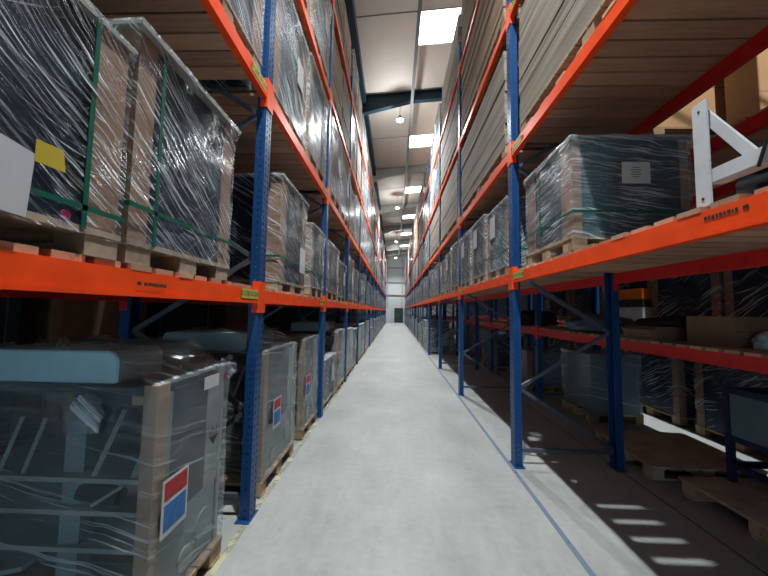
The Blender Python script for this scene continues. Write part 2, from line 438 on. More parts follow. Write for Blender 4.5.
def brace_mesh(side, z_first=.15):
    """zigzag between front and rear column of one frame; side=+1: depth goes to +x"""
    mb = MB(); x0, x1 = side*(UD+.0), side*(DEPTH-UD); y = UW/2
    mb.bar((x0, y, z_first), (x1, y, z_first), .03, .035)
    z = z_first+.03; a = False
    while z < UP_H-.9:
        z2 = z + .59
        mb.bar(((x0 if a else x1), y+(.01 if a else -.01), z), ((x1 if a else x0), y+(.01 if a else -.01), z2), .025, .035)
        z = z2; a = not a
    return mb
def connector_mesh(side, mat='orange'):
    mb = MB(); s = side
    mb.box(-s*.006, -s*.0005, -.006, UW+.006, -.125, .115)
    mb.box(-s*.006, s*.05, -.006, -.0005, -.125, .115)
    mb.box(-s*.006, s*.05, UW+.0005, UW+.006, -.125, .115)
    return mb.mesh('connector', M[mat])
CONN = {s: connector_mesh(s) for s in (1, -1)}
CONNR = {s: connector_mesh(s, 'shade_red') for s in (1, -1)}

def beam_mesh(side, length, mat='orange'):
    """step beam running along +y; side=+1: thickness goes to +x"""
    mb = MB(); s = side
    mb.box(0, s*BT, 0, length, -BH/2, BH/2)
    mb.box(-s*.005, 0, 0, length, -BH/2, -BH/2+.018)
    return mb.mesh('beam', M[mat])

def deck_mesh(side, length, pitch, gap, thick=.022, depth=DEPTH):
    mb = MB(); y = .01; rnd = random.Random(int(length*100))
    while y + pitch-gap < length:
        j = rnd.uniform(-.012, .012); dz = rnd.uniform(0, .004)
        mb.box(side*(.012+j), side*(depth-.012+j), y, y+pitch-gap, dz*0, thick+dz)
        y += pitch
    return mb.mesh('slatted_deck', M['deck'])

def rack(name, label, x, side, y_first, pitch, n_bays, levels, pitches=None, detail=True, front_paint='orange', gap0=.035, low_gap=.018, height=None):
    """side=+1: the rack extends from x towards +x. bay 0 starts at the first upright."""
    root = thing(name, label, 'pallet rack', (x, y_first, 0))
    ys = [0]
    for i in range(n_bays): ys.append(ys[-1] + (pitches[i] if pitches else pitch))
    up = UPM if detail else plain_up
    bm_ = brace_mesh(side).mesh('frame_brace', M['brace'])
    tm_ = MB().bar((side*UD, UW/2, UP_H-.2), (side*(DEPTH-UD), UW/2, UP_H-.2), .03, .035).mesh('top_strut', M['brace'])
    cache = {}
    for i, y in enumerate(ys):
        near = i <= 7
        f = link('front_upright', (up if near else plain_up)[side], root, (0, y, 0)); 
        if i <= 7: link('base_plate', BASE[side], f, (0, 0, 0))
        r_ = link('rear_upright', plain_up[-side], root, (side*DEPTH, y, 0))
        if i <= 7: link('base_plate', BASE[-side], r_, (0, 0, 0))
        link('frame_brace', bm_, root, (0, y, 0)); link('top_strut', tm_, root, (0, y, 0))
    for i in range(n_bays):
        y = ys[i] + UW; ln = round(ys[i+1]-ys[i]-UW, 3)
        for li, z in enumerate(levels):
            key = (ln,)
            if key not in cache:
                cache[key] = (beam_mesh(side, ln, front_paint), beam_mesh(-side, ln, 'shade_red'), deck_mesh(side, ln, .145, low_gap), deck_mesh(side, ln, .145, gap0))
            b1, b2, dk, dk0 = cache[key]
            fb = link('front_beam', b1, root, (side*.004, y, z)); rb = link('rear_beam', b2, root, (side*(DEPTH-.004), y, z))
            if i <= 6:
                link('connector', CONN[side] if front_paint == 'orange' else CONNR[side], fb, (-side*.004, -UW, 0))
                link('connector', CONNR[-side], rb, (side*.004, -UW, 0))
            link('slatted_deck', dk0 if li == 0 else dk, root, (0, y, z+BH/2))
    return root, ys
left_root, lys = rack('pallet_rack', 'long blue and orange pallet rack along the left side of the aisle', LX, -1, L0-LL-UW*0, LL, 17, LZ)
right_root, rys = rack('pallet_rack', 'long blue and orange pallet rack along the right side of the aisle', RX, 1, R0-RL, RL, 14, RZ)
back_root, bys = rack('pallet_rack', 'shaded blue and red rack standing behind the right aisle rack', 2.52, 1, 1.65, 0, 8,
                      [1.22, 2.92, 4.6, 6.2], pitches=[4.2, 2.8, 2.8, 2.8, 2.8, 2.8, 2.8, 2.8], detail=False, front_paint='shade_red')
far_root, fys = rack('pallet_rack', 'far rack beyond the second aisle at the right edge', 3.94, 1, .47, 2.8, 6, [1.3, 3.1, 4.9, 6.5], detail=False, front_paint='shade_red')

# location labels on the front beams next to the uprights
lab = MB().box(0, .0015, 0, .26, -.034, .034).mesh('location_label', M['yellowgreen'])
def beam_label(root, side, y, z, txt, small=False):
    o = link('location_label', lab, root, ((side*-.0025) if side < 0 else -.0022, y, z+.012))
    if side < 0: o.location.x = .0012
    tm = text_mesh(txt, .05, 'lettering', M['inkgreen'])
    face = 1 if side < 0 else -1
    link('lettering', tm, o, ((.0021 if face > 0 else -.0006), .13, 0), (R(90), 0, R(90)*face))
lcodes = ['B120B B120A', 'B118B B118A', 'B116B B116A', 'B114B B114A']
for i in range(1, 5):
    for z in LZ: beam_label(left_root, -1, lys[i]-.28, z, lcodes[i-1])
rcodes = ['B119A B119B', 'B117A B117B', 'B115A B115B', 'B113A B113B']
for i in range(1, 5):
    for z in RZ: beam_label(right_root, 1, rys[i]-.275, z, rcodes[i-1])
# small worn stencil marks on the near beams
for root, face, xx, y, z in ((left_root, 1, .0052-.003, 1.165, LZ[0]+.0), (right_root, -1, -.001, .52, RZ[0]+.02)):
    mb = MB(); a = y; rr = random.Random(3)
    for w in (.02, .0, .012, .006, .014, .01, .012, .009, .013, .01, .012):
        if w: mb.box(xx if face > 0 else xx-.0012+.004, xx+.0012 if face > 0 else xx+.003, a, a+w, z-.006-rr.uniform(0, .003), z+.006+rr.uniform(0, .003))
        a += w + .004 if w else .012
    mb.build('stencil_mark', M['ink'], root)

# ------------------------------------------------------------------ pallet loads
def pallet_parts(lx, ly, root, h=.12, mat='pallet', ply_blocks=False):
    """x: depth (front at +lx/2), y: along the aisle"""
    mb = MB(); top = .022
    for i in range(3):
        for j in range(3):
            x = -lx/2 + .06 + i*(lx-.12)/2; y = -ly/2 + .07 + j*(ly-.14)/2
            mb.box(x-.055, x+.055, y-.065, y+.065, .016 if not ply_blocks else 0, h-top)
    if not ply_blocks:
        for j in range(3):
            y = -ly/2 + .07 + j*(ly-.14)/2; mb.box(-lx/2, lx/2, y-.05, y+.05, 0, .016)
    n = max(5, int(ly/.14)); w = ly/n
    if ply_blocks: mb.box(-lx/2, lx/2, -ly/2, ly/2, h-top, h)
    else:
        for i in range(n): mb.box(-lx/2, lx/2, -ly/2+i*w+.006, -ly/2+(i+1)*w-.006, h-top, h)
    return mb.build('pallet', M[mat], root)

def film_mesh(lx, ly, z0, z1, amp=.012, step=.07, seed=0, closed_bottom=False, flare=0.0, lidx=0.0):
    """wrinkled shell around a box"""
    bm = bmesh.new(); nx, ny, nz = max(3, int(lx/step)), max(3, int(ly/step)), max(4, int((z1-z0)/step))
    per = [(-lx/2 + lx*i/nx, -ly/2) for i in range(nx)] + [(lx/2, -ly/2 + ly*i/ny) for i in range(ny)] + \
          [(lx/2 - lx*i/nx, ly/2) for i in range(nx)] + [(-lx/2, ly/2 - ly*i/ny) for i in range(ny)]
    rows = []
    for k in range(nz+1):
        z = z0 + (z1-z0)*k/nz; row = []
        for x, y in per:
            corner = abs(abs(x)-lx/2) < 1e-6 and abs(abs(y)-ly/2) < 1e-6
            n = noise.noise(Vector((x*7+seed, y*7, z*9))) + .6*noise.noise(Vector((x*19+seed, y*19, z*23)))
            d = amp*(.35 if corner else 1)*n
            o = Vector((x/lx if lx else 0, y/ly, 0)); 
            ox = math.copysign(1, x) if abs(abs(x)-lx/2) < 1e-6 else 0
            oy = math.copysign(1, y) if abs(abs(y)-ly/2) < 1e-6 else 0
            e = .012 + d
            if k == nz: e = max(.008, e*.4)+lidx
            elif k == nz-1: e += lidx*.5
            row.append(bm.verts.new((x+ox*e, y+oy*e, z + (0 if 0 < k < nz else .006*n))))
        rows.append(row)
    L = len(per)
    for k in range(nz):
        for i in range(L):
            bm.faces.new((rows[k][i], rows[k][(i+1) % L], rows[k+1][(i+1) % L], rows[k+1][i]))
    # top: grid
    grid = {}
    top = rows[-1]
    for i in range(nx+1):
        for j in range(ny+1):
            if j == 0 and i < nx: grid[i, j] = top[i]
            elif i == nx and j < ny: grid[i, j] = top[nx+j]
            elif j == ny and i > 0: grid[i, j] = top[nx+ny+(nx-i)]
            elif i == 0 and j > 0: grid[i, j] = top[(2*nx+ny+(ny-j)) % L]
            else:
                x, y = -lx/2+lx*i/nx, -ly/2+ly*j/ny
                grid[i, j] = bm.verts.new((x, y, z1+.006+amp*.6*abs(noise.noise(Vector((x*9+seed, y*9, 3))))))
    for i in range(nx):
        for j in range(ny): bm.faces.new((grid[i, j], grid[i+1, j], grid[i+1, j+1], grid[i, j+1]))
    bm.normal_update()
    for e in bm.edges:
        if len(e.link_faces) == 2 and e.calc_face_angle(0) > .75: e.smooth = False
    me = bpy.data.meshes.new('stretch_film'); bm.to_mesh(me); bm.free()
    for p in me.polygons: p.use_smooth = True
    return me

def strap_mesh(lx, ly, z0, z1, ys=(), hz=()):
    mb = MB(); T = .0025; w = .009
    for y in ys:
        mb.box(lx/2, lx/2+T, y-w, y+w, z0, z1+T); mb.box(-lx/2-T, -lx/2, y-w, y+w, z0, z1+T); mb.box(-lx/2, lx/2, y-w, y+w, z1, z1+T)
    for z in hz:
        mb.box(lx/2, lx/2+T, -ly/2-T, ly/2+T, z-w, z+w); mb.box(-lx/2-T, -lx/2, -ly/2-T, ly/2+T, z-w, z+w)
        mb.box(-lx/2, lx/2, -ly/2-T, -ly/2, z-w, z+w); mb.box(-lx/2, lx/2, ly/2, ly/2+T, z-w, z+w)
    return mb

def carton_load(label, lx, ly, h, group=None, core='navy', fm='film_dark', paper=True, straps=True, posts=True,
                post_w=.12, lid='lid', ply=True, seed=0, near=False, base=.12, paper_at=(.05, .5), overhang=.025, lines=True):
    r = thing('wrapped_pallet_load', label, 'pallet load', group=group)
    pallet_parts(lx+.02, ly+.02, r, base, 'ply' if ply else 'pallet', ply)
    c = .018
    mb = MB().box(-lx/2+c, lx/2-c, -ly/2+c, ly/2-c, base, h-.02)
    if lines:   # drawer-like reveals of the packed cabinet
        for kz in (0.34, .66):
            z = base + (h-base)*kz; mb.box(-lx/2+c-.004, lx/2-c+.004, -ly/2+c+.02, ly/2-c-.02, z-.01, z+.0)
    mb.build('cabinet', M[core], r)
    if posts:
        mb = MB(); q = .008
        for sx in (1, -1):
            for sy in (1, -1):
                X, Y = sx*lx/2, sy*ly/2
                mb.box(X, X-sx*q, Y, Y-sy*post_w, base, h-.02); mb.box(X-sx*q, X-sx*post_w, Y, Y-sy*q, base, h-.02)
        mb.build('corner_boards', M['cardboard'], r)
    MB().box(-lx/2-overhang, lx/2+overhang, -ly/2-overhang, ly/2+overhang, h-.02, h-.005).build('lid_board', M[lid], r)
    if straps: strap_mesh(lx+.03, ly+.03, base-.01, h+.002, (-ly*.27, ly*.27) if ly > .7 else (0,), (base+(h-base)*.22,)).build('strap', M['strap'], r)
    if paper:
        y, z = paper_at
        MB().box(lx/2+.024, lx/2+.026, y*ly-.1, y*ly+.1, base+(h-base)*z-.14, base+(h-base)*z+.14).build('document_sheet', M['paper'], r)
    fme = film_mesh(lx, ly, base-.03, h, .014, .045 if near else .09, seed, lidx=overhang)
    fme.materials.append(M[fm]); link('stretch_film', fme, r)
    return r

def sheet_load(label, lx, ly, h, mat='sheet_grey', group=None, seed=0, bundles=7, base=.12):
    r = thing('board_stack', label, 'stack of boards', group=group)
    pallet_parts(lx, ly, r, base, 'pallet')
    rr = random.Random(seed); z = base; t = (h-base)/bundles
    for i in range(bundles):
        dx, dy = rr.uniform(-.008, .006), rr.uniform(-.03, .03)
        mb = MB(); x0, x1, y0, y1 = -lx/2+dx, lx/2+dx, -ly/2+dy, ly/2+dy
        mb.box(x0, x1, y0, y1, z, z+t-.002)
        mb.build('sheet_bundle', M[mat], r, bevel=.0015, seg=1)
        z += t
    return r

def place(r, side, xface, lx, y0, ly, z):
    """side -1: left rack (front looks to +x); +1: right rack (front looks to -x). y0 = near end"""
    r.location = (xface - lx/2 if side < 0 else xface + lx/2, y0 + ly/2, z)
    r.rotation_euler = (0, 0, 0 if side < 0 else math.pi)
    return r
def deck_z(z): return z + BH/2 + .026

# ---- hand-built near loads, left rack first shelf
dz = deck_z(LZ[0])
A = carton_load('dark film-wrapped load at left picture edge with white sheet and yellow label', .98, .90, 2.57-dz, fm='film_near', paper=False, near=True, seed=1, base=.095, post_w=.13, straps=False, lines=False, overhang=.012)
place(A, -1, -1.055, .98, .28, .90, dz)
fx = .49+.028
MB().hexa([(fx,-.16,.085),(fx+.002,-.16,.085),(fx+.002,.125,.07),(fx,.125,.07),(fx,-.16,.31),(fx+.002,-.16,.31),(fx+.002,.135,.255),(fx,.135,.255)]).build('document_sheet', M['paper'], A)
MB().hexa([(fx+.001,.133,.235),(fx+.003,.133,.235),(fx+.003,.22,.238),(fx+.001,.22,.238),(fx+.001,.133,.30),(fx+.003,.133,.30),(fx+.003,.21,.303),(fx+.001,.21,.303)]).build('yellow_label', M['yellow'], A)
strap_mesh(1.01, .93, .085, .825, (.305,), (.155,)).build('strap', M['strap'], A)
link('lettering', text_mesh('rs', .035, 'lettering', M['ink']), A, (fx+.003, .03, .235), (R(90), 0, R(90)))
MB().tube((fx-.034, .262, .118), (fx-.028, .262, .118), .016, 16).build('round_mark', M['magenta'], A)
B = carton_load('tall dark film-wrapped load with pale lid, just before the nearest blue upright', 0.98, .77, 2.715-dz, fm='film_near', paper=False, near=True, seed=5, base=.095, post_w=.10, straps=False, lines=False, overhang=.03)
place(B, -1, -1.06, .98, 1.235, .77, dz)
strap_mesh(1.01, .80, .085, .97, (-.26,), (.235,)).build('strap', M['strap'], B)
C_ = carton_load('wrapped load with pink cardboard corners and white sheet, right behind nearest blue upright', .95, .86, 2.81-dz, fm='film_dark', near=True, seed=9, base=.095, post_w=.17, paper_at=(.3, .28), straps=True)
place(C_, -1, -1.07, .95, 2.95, .82, dz)

# ---- loads by the hundred: prototypes, then copies
proto = {}
def P(key, f): proto[key] = f(); return proto[key]
DUM = 'prototype of a wrapped pallet load'
for i, (ly, h, fm, pap, core) in enumerate([(.98, 1.06, 'film_mid', True, 'navy'), (.98, .92, 'film_mid', False, 'navy'), (.98, 1.24, 'film_white', True, 'navy'),
                                            (.98, 1.30, 'film_white', True, 'navy'), (.98, .78, 'film_mid', True, 'navy'), (.98, 1.1, 'film_white', False, 'cardboard')]):
    P('L%d' % i, lambda: carton_load(DUM, .95, ly, h, fm=fm, paper=pap, core=core, seed=20+i, post_w=.14, straps=(i not in (2, 3)), ply=(i % 2 == 0), base=.1 if i % 2 == 0 else .13, paper_at=(.2, .55)))
for i, (ly, h, fm, pap, core) in enumerate([(.78, .92, 'film_mid', True, 'navy'), (.80, .86, 'film_mid', True, 'greycab'), (.76, .96, 'film_mid', False, 'navy'),
                                            (1.15, 1.2, 'film_white', True, 'greycab'), (1.15, 1.3, 'film_white', False, 'cardboard'), (1.15, 1.05, 'film_white', True, 'navy')]):
    P('R%d' % i, lambda: carton_load(DUM, .95, ly, h, fm=fm, paper=pap, core=core, seed=40+i, post_w=.13, ply=(i < 3), base=.1, paper_at=(-.15, .7)))
for i, (ly, h, mat) in enumerate([(2.35, 1.33, 'sheet_grey'), (2.45, 1.28, 'sheet_grey'), (2.3, 1.22, 'sheet_tan'), (2.45, 1.34, 'sheet_tan')]):
    P('S%d' % i, lambda: sheet_load('prototype of a stack of boards', 1.06, ly, h, mat, seed=60+i, bundles=8+i))
for i, (ly, h, mat) in enumerate([(.98, 1.2, 'sheet_tan'), (1.0, 1.28, 'sheet_grey')]):
    P('T%d' % i, lambda: sheet_load('prototype of a stack of boards', 1.02, ly, h, mat, seed=70+i, bundles=8))

def pad_mesh(name, x0, x1, y0, y1, z0, z1, mat, r=.05):
    pts = []
    for cx_, cz_, a0 in ((x1-r, z1-r, 0), (x0+r, z1-r, 90), (x0+r*.4, z0+r*.4, 180), (x1-r*.4, z0+r*.4, 270)):
        rr = r if a0 < 180 else r*.4
        for k in range(7):
            a = R(a0+15*k); pts.append((cx_+rr*math.cos(a), cz_+rr*math.sin(a)))
    mb = MB(); n = len(pts); e = .008
    rings = [(y0, .985), (y0+e, 1), (y1-e, 1), (y1, .985)]; cx0, cz0 = (x0+x1)/2, (z0+z1)/2
    for y, sc in rings:
        for x, z in pts: mb.v.append((cx0+(x-cx0)*(sc if sc == 1 else 1-.008/abs(x1-cx0)), y, cz0+(z-cz0)*(1 if sc == 1 else 1-.008/abs(z1-cz0))))
    for q in range(3):
        for i in range(n):
            j = (i+1) % n; mb.f.append((q*n+i, q*n+j, (q+1)*n+j, (q+1)*n+i))
    mb.f.append(tuple(range(n))); mb.f.append(tuple(range(3*n, 4*n))[::-1])
    return mb.mesh(name, mat)
def equipment(label, lx, ly, h, near=False, seed=0, pad=True, label_y=.035):
    r = thing('wrapped_equipment', label, 'pallet load')
    pallet_parts(lx+.03, ly+.04, r, .12, 'pallet')
    b = .12
    # frame of the packed machine: back panel, shelves, column, slanted struts seen from the near side
    mb = MB().box(-lx/2, lx/2-.02, ly/2-.05, ly/2-.01, b, h-.05).box(-lx/2, lx/2-.04, -ly/2+.02, ly/2-.06, h-.045, h-.02)
    mb.build('carcass', M['navy'], r)
    mb = MB()
    for z, x1 in ((.40, .03), (.585, .0), (.73, .0)):
        mb.box(-lx/2, lx/2-.09, -ly/2+.03+x1, ly/2-.06, z, z+.022)
    mb.hexa([(-lx/2,-ly/2+.02,.25),(-.1,-ly/2+.02,.34),(-.1,ly/2-.1,.34),(-lx/2,ly/2-.1,.25),(-lx/2,-ly/2+.02,.27),(-.1,-ly/2+.02,.36),(-.1,ly/2-.1,.36),(-lx/2,ly/2-.1,.27)])
    mb.build('shelf', M['palegrey'], r)
    MB().box(-.0, .1, -ly/2+.08, -ly/2+.16, b, h-.2).build('column', M['equipgrey'], r)
    mb = MB()
    for x in (.17, .36): mb.bar((x, -ly/2+.06, .75), (x+.08, -ly/2+.12, 1.04), .035, .02)
    for x in (-.3, -.18): mb.bar((x, -ly/2+.06, .75), (x+.05, -ly/2+.1, 1.0), .015, .015)
    mb.bar((.18, -ly/2+.05, .62), (.32, -ly/2+.05, .71), .014, .014)
    mb.build('strut', M['palegrey'], r)
    MB().tube((.08, -ly/2+.1, .66), (.26, -ly/2+.12, .62), .045, 14).build('roller', M['black'], r)
    # aisle-side panels
    X = lx/2
    MB().box(X-.035, X-.02, -ly/2+.11, ly/2-.02, .14, .50).box(X-.035, X-.02, -ly/2+.11, -ly/2+.14, .5, h-.06).build('lower_panel', M['equipgrey'], r)
    MB().box(X-.035, X-.022, -ly/2+.14, ly/2-.17, .50, h-.05).build('dark_panel', M['navy'], r)
    MB().box(X-.034, X-.018, ly/2-.17, ly/2-.02, .50, h-.05).build('side_panel', M['palegrey'], r)
    MB().tube((X-.02, ly/2-.16, .3), (X-.008, ly/2-.16, .3), .085, 24).build('round_cover', M['equipgrey'], r)
    MB().tube((X-.02, -ly/2+.3, .22), (X-.009, -ly/2+.3, .22), .06, 24).build('round_cover', M['palegrey'], r)
    for sy in (-1, 1):
        y = sy*(ly/2-.035)
        if sy < 0: MB().box(X-.06, X+.005, y-.042, y+.042, .12, h).build('corner_post', M['post'], r)
        else: MB().box(X-.04, X-.012, y-.0, y+.03, .12, h).build('corner_strip', M['palegrey'], r)
        MB().box(-X, -X+.06, y-.042, y+.042, .12, h).build('corner_post', M['post'], r)
    MB().box(X-.12, X-.062, -ly/2+.0, -ly/2+.035, h-.09, h-.05).build('top_rail', M['plank_end'], r)
    if near or True:
        fx = X+.03; y0 = -ly/2+label_y; y1 = y0+.17; z0 = .485
        L = MB().box(fx, fx+.002, y0-.008, y1+.01, z0, z0+.26).build('shipping_label', M['paper'], r)
        MB().box(fx+.002, fx+.003, y0+.006, y1, z0+.165, z0+.248).build('red_field', M['red'], L)
        MB().box(fx+.002, fx+.003, y0+.008, y1-.004, z0+.025, z0+.145).build('blue_field', M['labelblue'], L)
    if near:
        fx = X+.024; mb = MB()
        for i in range(4): mb.box(fx, fx+.001, .10+i*.022, .106+i*.022, .80, .84+.02*(i % 2))
        mb.hexa([(fx,.10,.80),(fx+.001,.10,.80),(fx+.001,.19,.80),(fx,.19,.80),(fx,.135,.755),(fx+.001,.135,.755),(fx+.001,.15,.755),(fx,.15,.755)])
        for i in range(5): mb.box(fx, fx+.001, -.01+i*.014, -.003+i*.014, .83+.004*i, .855+.004*i)
        mb.build('handling_symbol', M['ink'], r)
        MB().box(fx, fx+.002, .02, .17, h-.10, h-.03).build('white_sticker', M['paper'], r)
        MB().box(fx+.002, fx+.003, .22, .26, h-.085, h-.045).build('magenta_sticker', M['magenta'], r)
    if pad:
        me = pad_mesh('blue_pad', -lx/2+.05, lx/2-.2, -ly/2, -ly/2+.30, h+.002, h+.152, M['pad']); link('blue_pad', me, r)
        if ly > .5:
            me = pad_mesh('teal_pad', -lx/2+.05, lx/2-.24, -ly/2+.32, ly/2-.01, h+.002, h+.15, M['pad_dark']); link('teal_pad', me, r)
    me = film_mesh(lx, ly, .10, h+.0, .016, .05, seed, lidx=.008); me.materials.append(M['film_haze']); link('polythene_wrap', me, r)
    # crumpled polythene over the top corner
    bm = bmesh.new(); bmesh.ops.create_icosphere(bm, subdivisions=4, radius=1)
    for v in bm.verts:
        d = 1 + .5*noise.noise(v.co*2.2+Vector((seed, 0, 0))) + .22*noise.noise(v.co*6)
        v.co = Vector((v.co.x*.075*d, v.co.y*.03*d, v.co.z*.085*d))
    me = bpy.data.meshes.new('gathered_wrap'); bm.to_mesh(me); bm.free(); me.materials.append(M['film_white'])
    for p in me.polygons: p.use_smooth = True
    link('gathered_wrap', me, r, (lx/2-.3, -ly/2-.045, h-.13))
    # thin sheet draped from the pads to the top edge
    bm = bmesh.new(); nx, ny = 26, 16; g = {}
    for i in range(nx+1):
        for j in range(ny+1):
            u, w = i/nx, j/ny; x = lx/2+.012 - u*(lx*.95); y = -ly/2-.01 + w*(ly+.02)
            e = max(0, min(1, (u-.03)/.28)); z = h+.012 + (.155*e*e*(3-2*e) if pad else .0) + .012*noise.noise(Vector((x*9+seed, y*9, 1))) + .006*noise.noise(Vector((x*30, y*30, 5)))
            g[i, j] = bm.verts.new((x, y, z))
    for i in range(nx):
        for j in range(ny): bm.faces.new((g[i, j], g[i+1, j], g[i+1, j+1], g[i, j+1]))
    me = bpy.data.meshes.new('draped_sheet'); bm.to_mesh(me); bm.free(); me.materials.append(M['film_drape'])
    for p in me.polygons: p.use_smooth = True
    link('draped_sheet', me, r)
    return r
e1 = equipment('nearest wrapped equipment on the floor at bottom left, blue pads on top', 1.0, .62, 1.19, near=True, seed=3)
place(e1, -1, -1.085, 1.0, 1.5, .62, 0)
e2 = equipment('wrapped equipment on the floor just behind the nearest blue upright on the left', .95, .86, 1.19, seed=8, label_y=.17)
place(e2, -1, -1.09, .95, 2.76, .86, 0)
e3 = equipment('second wrapped equipment on the floor behind the nearest left upright, draped film', .92, .74, 1.19, seed=12, pad=False)
place(e3, -1, -1.09, .92, 3.96, .74, 0)

def grey_cabinet(label, lx, ly, h):
    r = thing('grey_cabinet', label, 'cabinet')
    pallet_parts(lx+.02, ly+.02, r, .12, 'pallet')
    MB().box(-lx/2, lx/2-.02, -ly/2, ly/2, .12, h-.03).build('body', M['greycab'], r, bevel=.008)
    for k in (0, 1):
        y0 = -ly/2+.01+k*ly/2
        d = MB().box(lx/2-.018, lx/2, y0, y0+ly/2-.02, .14, h-.05).build('door', M['palegrey'], r, bevel=.004)
        MB().box(lx/2, lx/2+.012, y0+.03, y0+.045, h*.5, h*.5+.12).build('door_handle', M['grey_pipe'], d)
    MB().box(-lx/2-.01, lx/2+.01, -ly/2-.01, ly/2+.01, h-.03, h).build('top_panel', M['whiteplastic'], r, bevel=.004)
    me = film_mesh(lx, ly, .1, h, .012, .1, 4, lidx=.015); me.materials.append(M['film_dark']); link('stretch_film', me, r)
    return r
P('G0', lambda: grey_cabinet('prototype of a grey cabinet', .95, .95, 1.12))
P('E0', lambda: equipment('prototype of wrapped equipment', .95, .86, 1.15, seed=15))
index_kids(None)
ORD = ['nearest','first','second','third','fourth','fifth','sixth','seventh','eighth','ninth','tenth','eleventh','twelfth','thirteenth','fourteenth','fifteenth','sixteenth','seventeenth']
LEV = ['on the floor', 'on first shelf', 'on second shelf', 'on third shelf', 'on top shelf']
LOOK = {'L0': 'dark wrapped load', 'L1': 'low dark wrapped load', 'L2': 'tall white-wrapped load', 'L3': 'tallest white-wrapped load', 'L4': 'short dark wrapped load', 'L5': 'brown carton under film',
        'R0': 'dark wrapped load', 'R1': 'grey wrapped load', 'R2': 'plain dark wrapped load', 'R3': 'wide white-wrapped load', 'R4': 'brown carton under film', 'R5': 'low white-wrapped load',
        'S0': 'grey board stack', 'S1': 'long grey board stack', 'S2': 'tan board stack', 'S3': 'long tan board stack', 'T0': 'small tan board stack', 'T1': 'small grey board stack', 'G0': 'grey cabinet', 'E0': 'wrapped equipment'}
CAT = {'S': 'stack of boards', 'T': 'stack of boards', 'G': 'cabinet'}
POS = {1: [''], 2: [', nearer of pair', ', farther of pair'], 3: [', nearest of three', ', middle of three', ', farthest of three']}
def dims(key):
    pal = [c for c in kids[proto[key].name] if c.name.startswith('pallet')][0].data
    ys = [v.co.y for v in pal.vertices]; xs_ = [v.co.x for v in pal.vertices]
    return max(xs_)-min(xs_), max(ys)-min(ys)
used_proto = set()
def put(key, side, bay_no, level, n, k, xface, y0, z, rackname):
    r = copy_tree(proto[key])
    lx, ly = dims(key)
    place(r, side, xface, lx, y0, ly, z)
    lab = '%s %s, %s rack, %s bay%s' % (LOOK[key], LEV[level], rackname, ORD[bay_no], POS[n][k])
    tag(r, lab, CAT.get(key[0], 'pallet load'), 'loads %s of the %s rack' % (LEV[level], rackname))
    return r
rnd = random.Random(11)
def fill(keys, side, xface, ybase, blen, bay_no, level, z, rackname):
    tot = sum(dims(k)[1] for k in keys); n = len(keys); gap = (blen-UW-tot)/(n+1); y = ybase+UW+gap
    for k, key in enumerate(keys):
        put(key, side, bay_no, level, n, k, xface+rnd.uniform(-.02, .012)*(1 if side < 0 else -1), y, z, rackname)
        y += dims(key)[1] + gap
# left rack: bay 1 of the build starts at the nearest upright in view
Llev = [0] + [deck_z(z) for z in LZ]; Rlev = [0] + [deck_z(z) for z in RZ]
y_left = L0 - LL
for b in range(0, 17):
    yb = y_left + b*LL; bn = b
    for lv in range(5):
        if b == 0 and lv in (0, 1): continue
        if b == 1 and lv == 0: continue
        if b == 1 and lv == 1:
            r = put('L1', -1, 1, 1, 2, 1, -1.045, 4.08-.29, Llev[1], 'left')
            r.location.y = 4.36; r['label'] = 'low dark wrapped load on first shelf, left rack, first bay, before second upright'
            r.scale = (1, .72, 1); continue
        if lv == 0: keys = [['G0', 'G0'], ['E0', 'G0'], ['L4', 'E0'], ['G0', 'L0']][b % 4]
        elif lv == 1: keys = [['L1', 'L4'], ['L0', 'L1'], ['L4', 'L0'], ['L1', 'L1']][(b+2) % 4]
        elif lv == 2: keys = [['L3', 'L2'], ['L2', 'L3'], ['L3', 'L3'], ['L5', 'L2']][b % 4]
        elif lv == 3: keys = [['L2', 'L3'], ['L3', 'L2'], ['T0', 'T1'], ['L2', 'T0'], ['L5', 'L3']][b % 5]
        else: keys = [['T0', 'T0'], ['T0', 'L0'], ['T1', 'T0'], ['L2', 'T0'], ['L5', 'L0']][b % 5]
        fill(keys, -1, LX-.015, yb, LL, b, lv, Llev[lv], 'left')
y_right = R0 - RL
for b in range(0, 14):
    yb = y_right + b*RL
    for lv in range(5):
        if b == 0 and lv in (0, 1): continue
        if lv == 0:
            if b < 4: continue
            keys = [['R3', 'R5'], ['R0', 'R3'], ['R5', 'R0']][b % 3]
        elif lv == 1: keys = [['R0', 'R1', 'R2'], ['R1', 'R0', 'R0'], ['R2', 'R0', 'R1']][b % 3]
        elif lv == 2: keys = [['S0'], ['S1'], ['S0'], ['S1'], ['R3', 'R5']][b % 5]
        elif lv == 3: keys = [['S2'], ['S3'], ['S1'], ['R3', 'R4'], ['R5', 'R3']][b % 5]
        else: keys = [['S2'], ['S2'], ['S0'], ['R3', 'R5'], ['R5', 'R5']][b % 5]
        fill(keys, 1, RX+.015, yb, RL, b, lv, Rlev[lv], 'right')

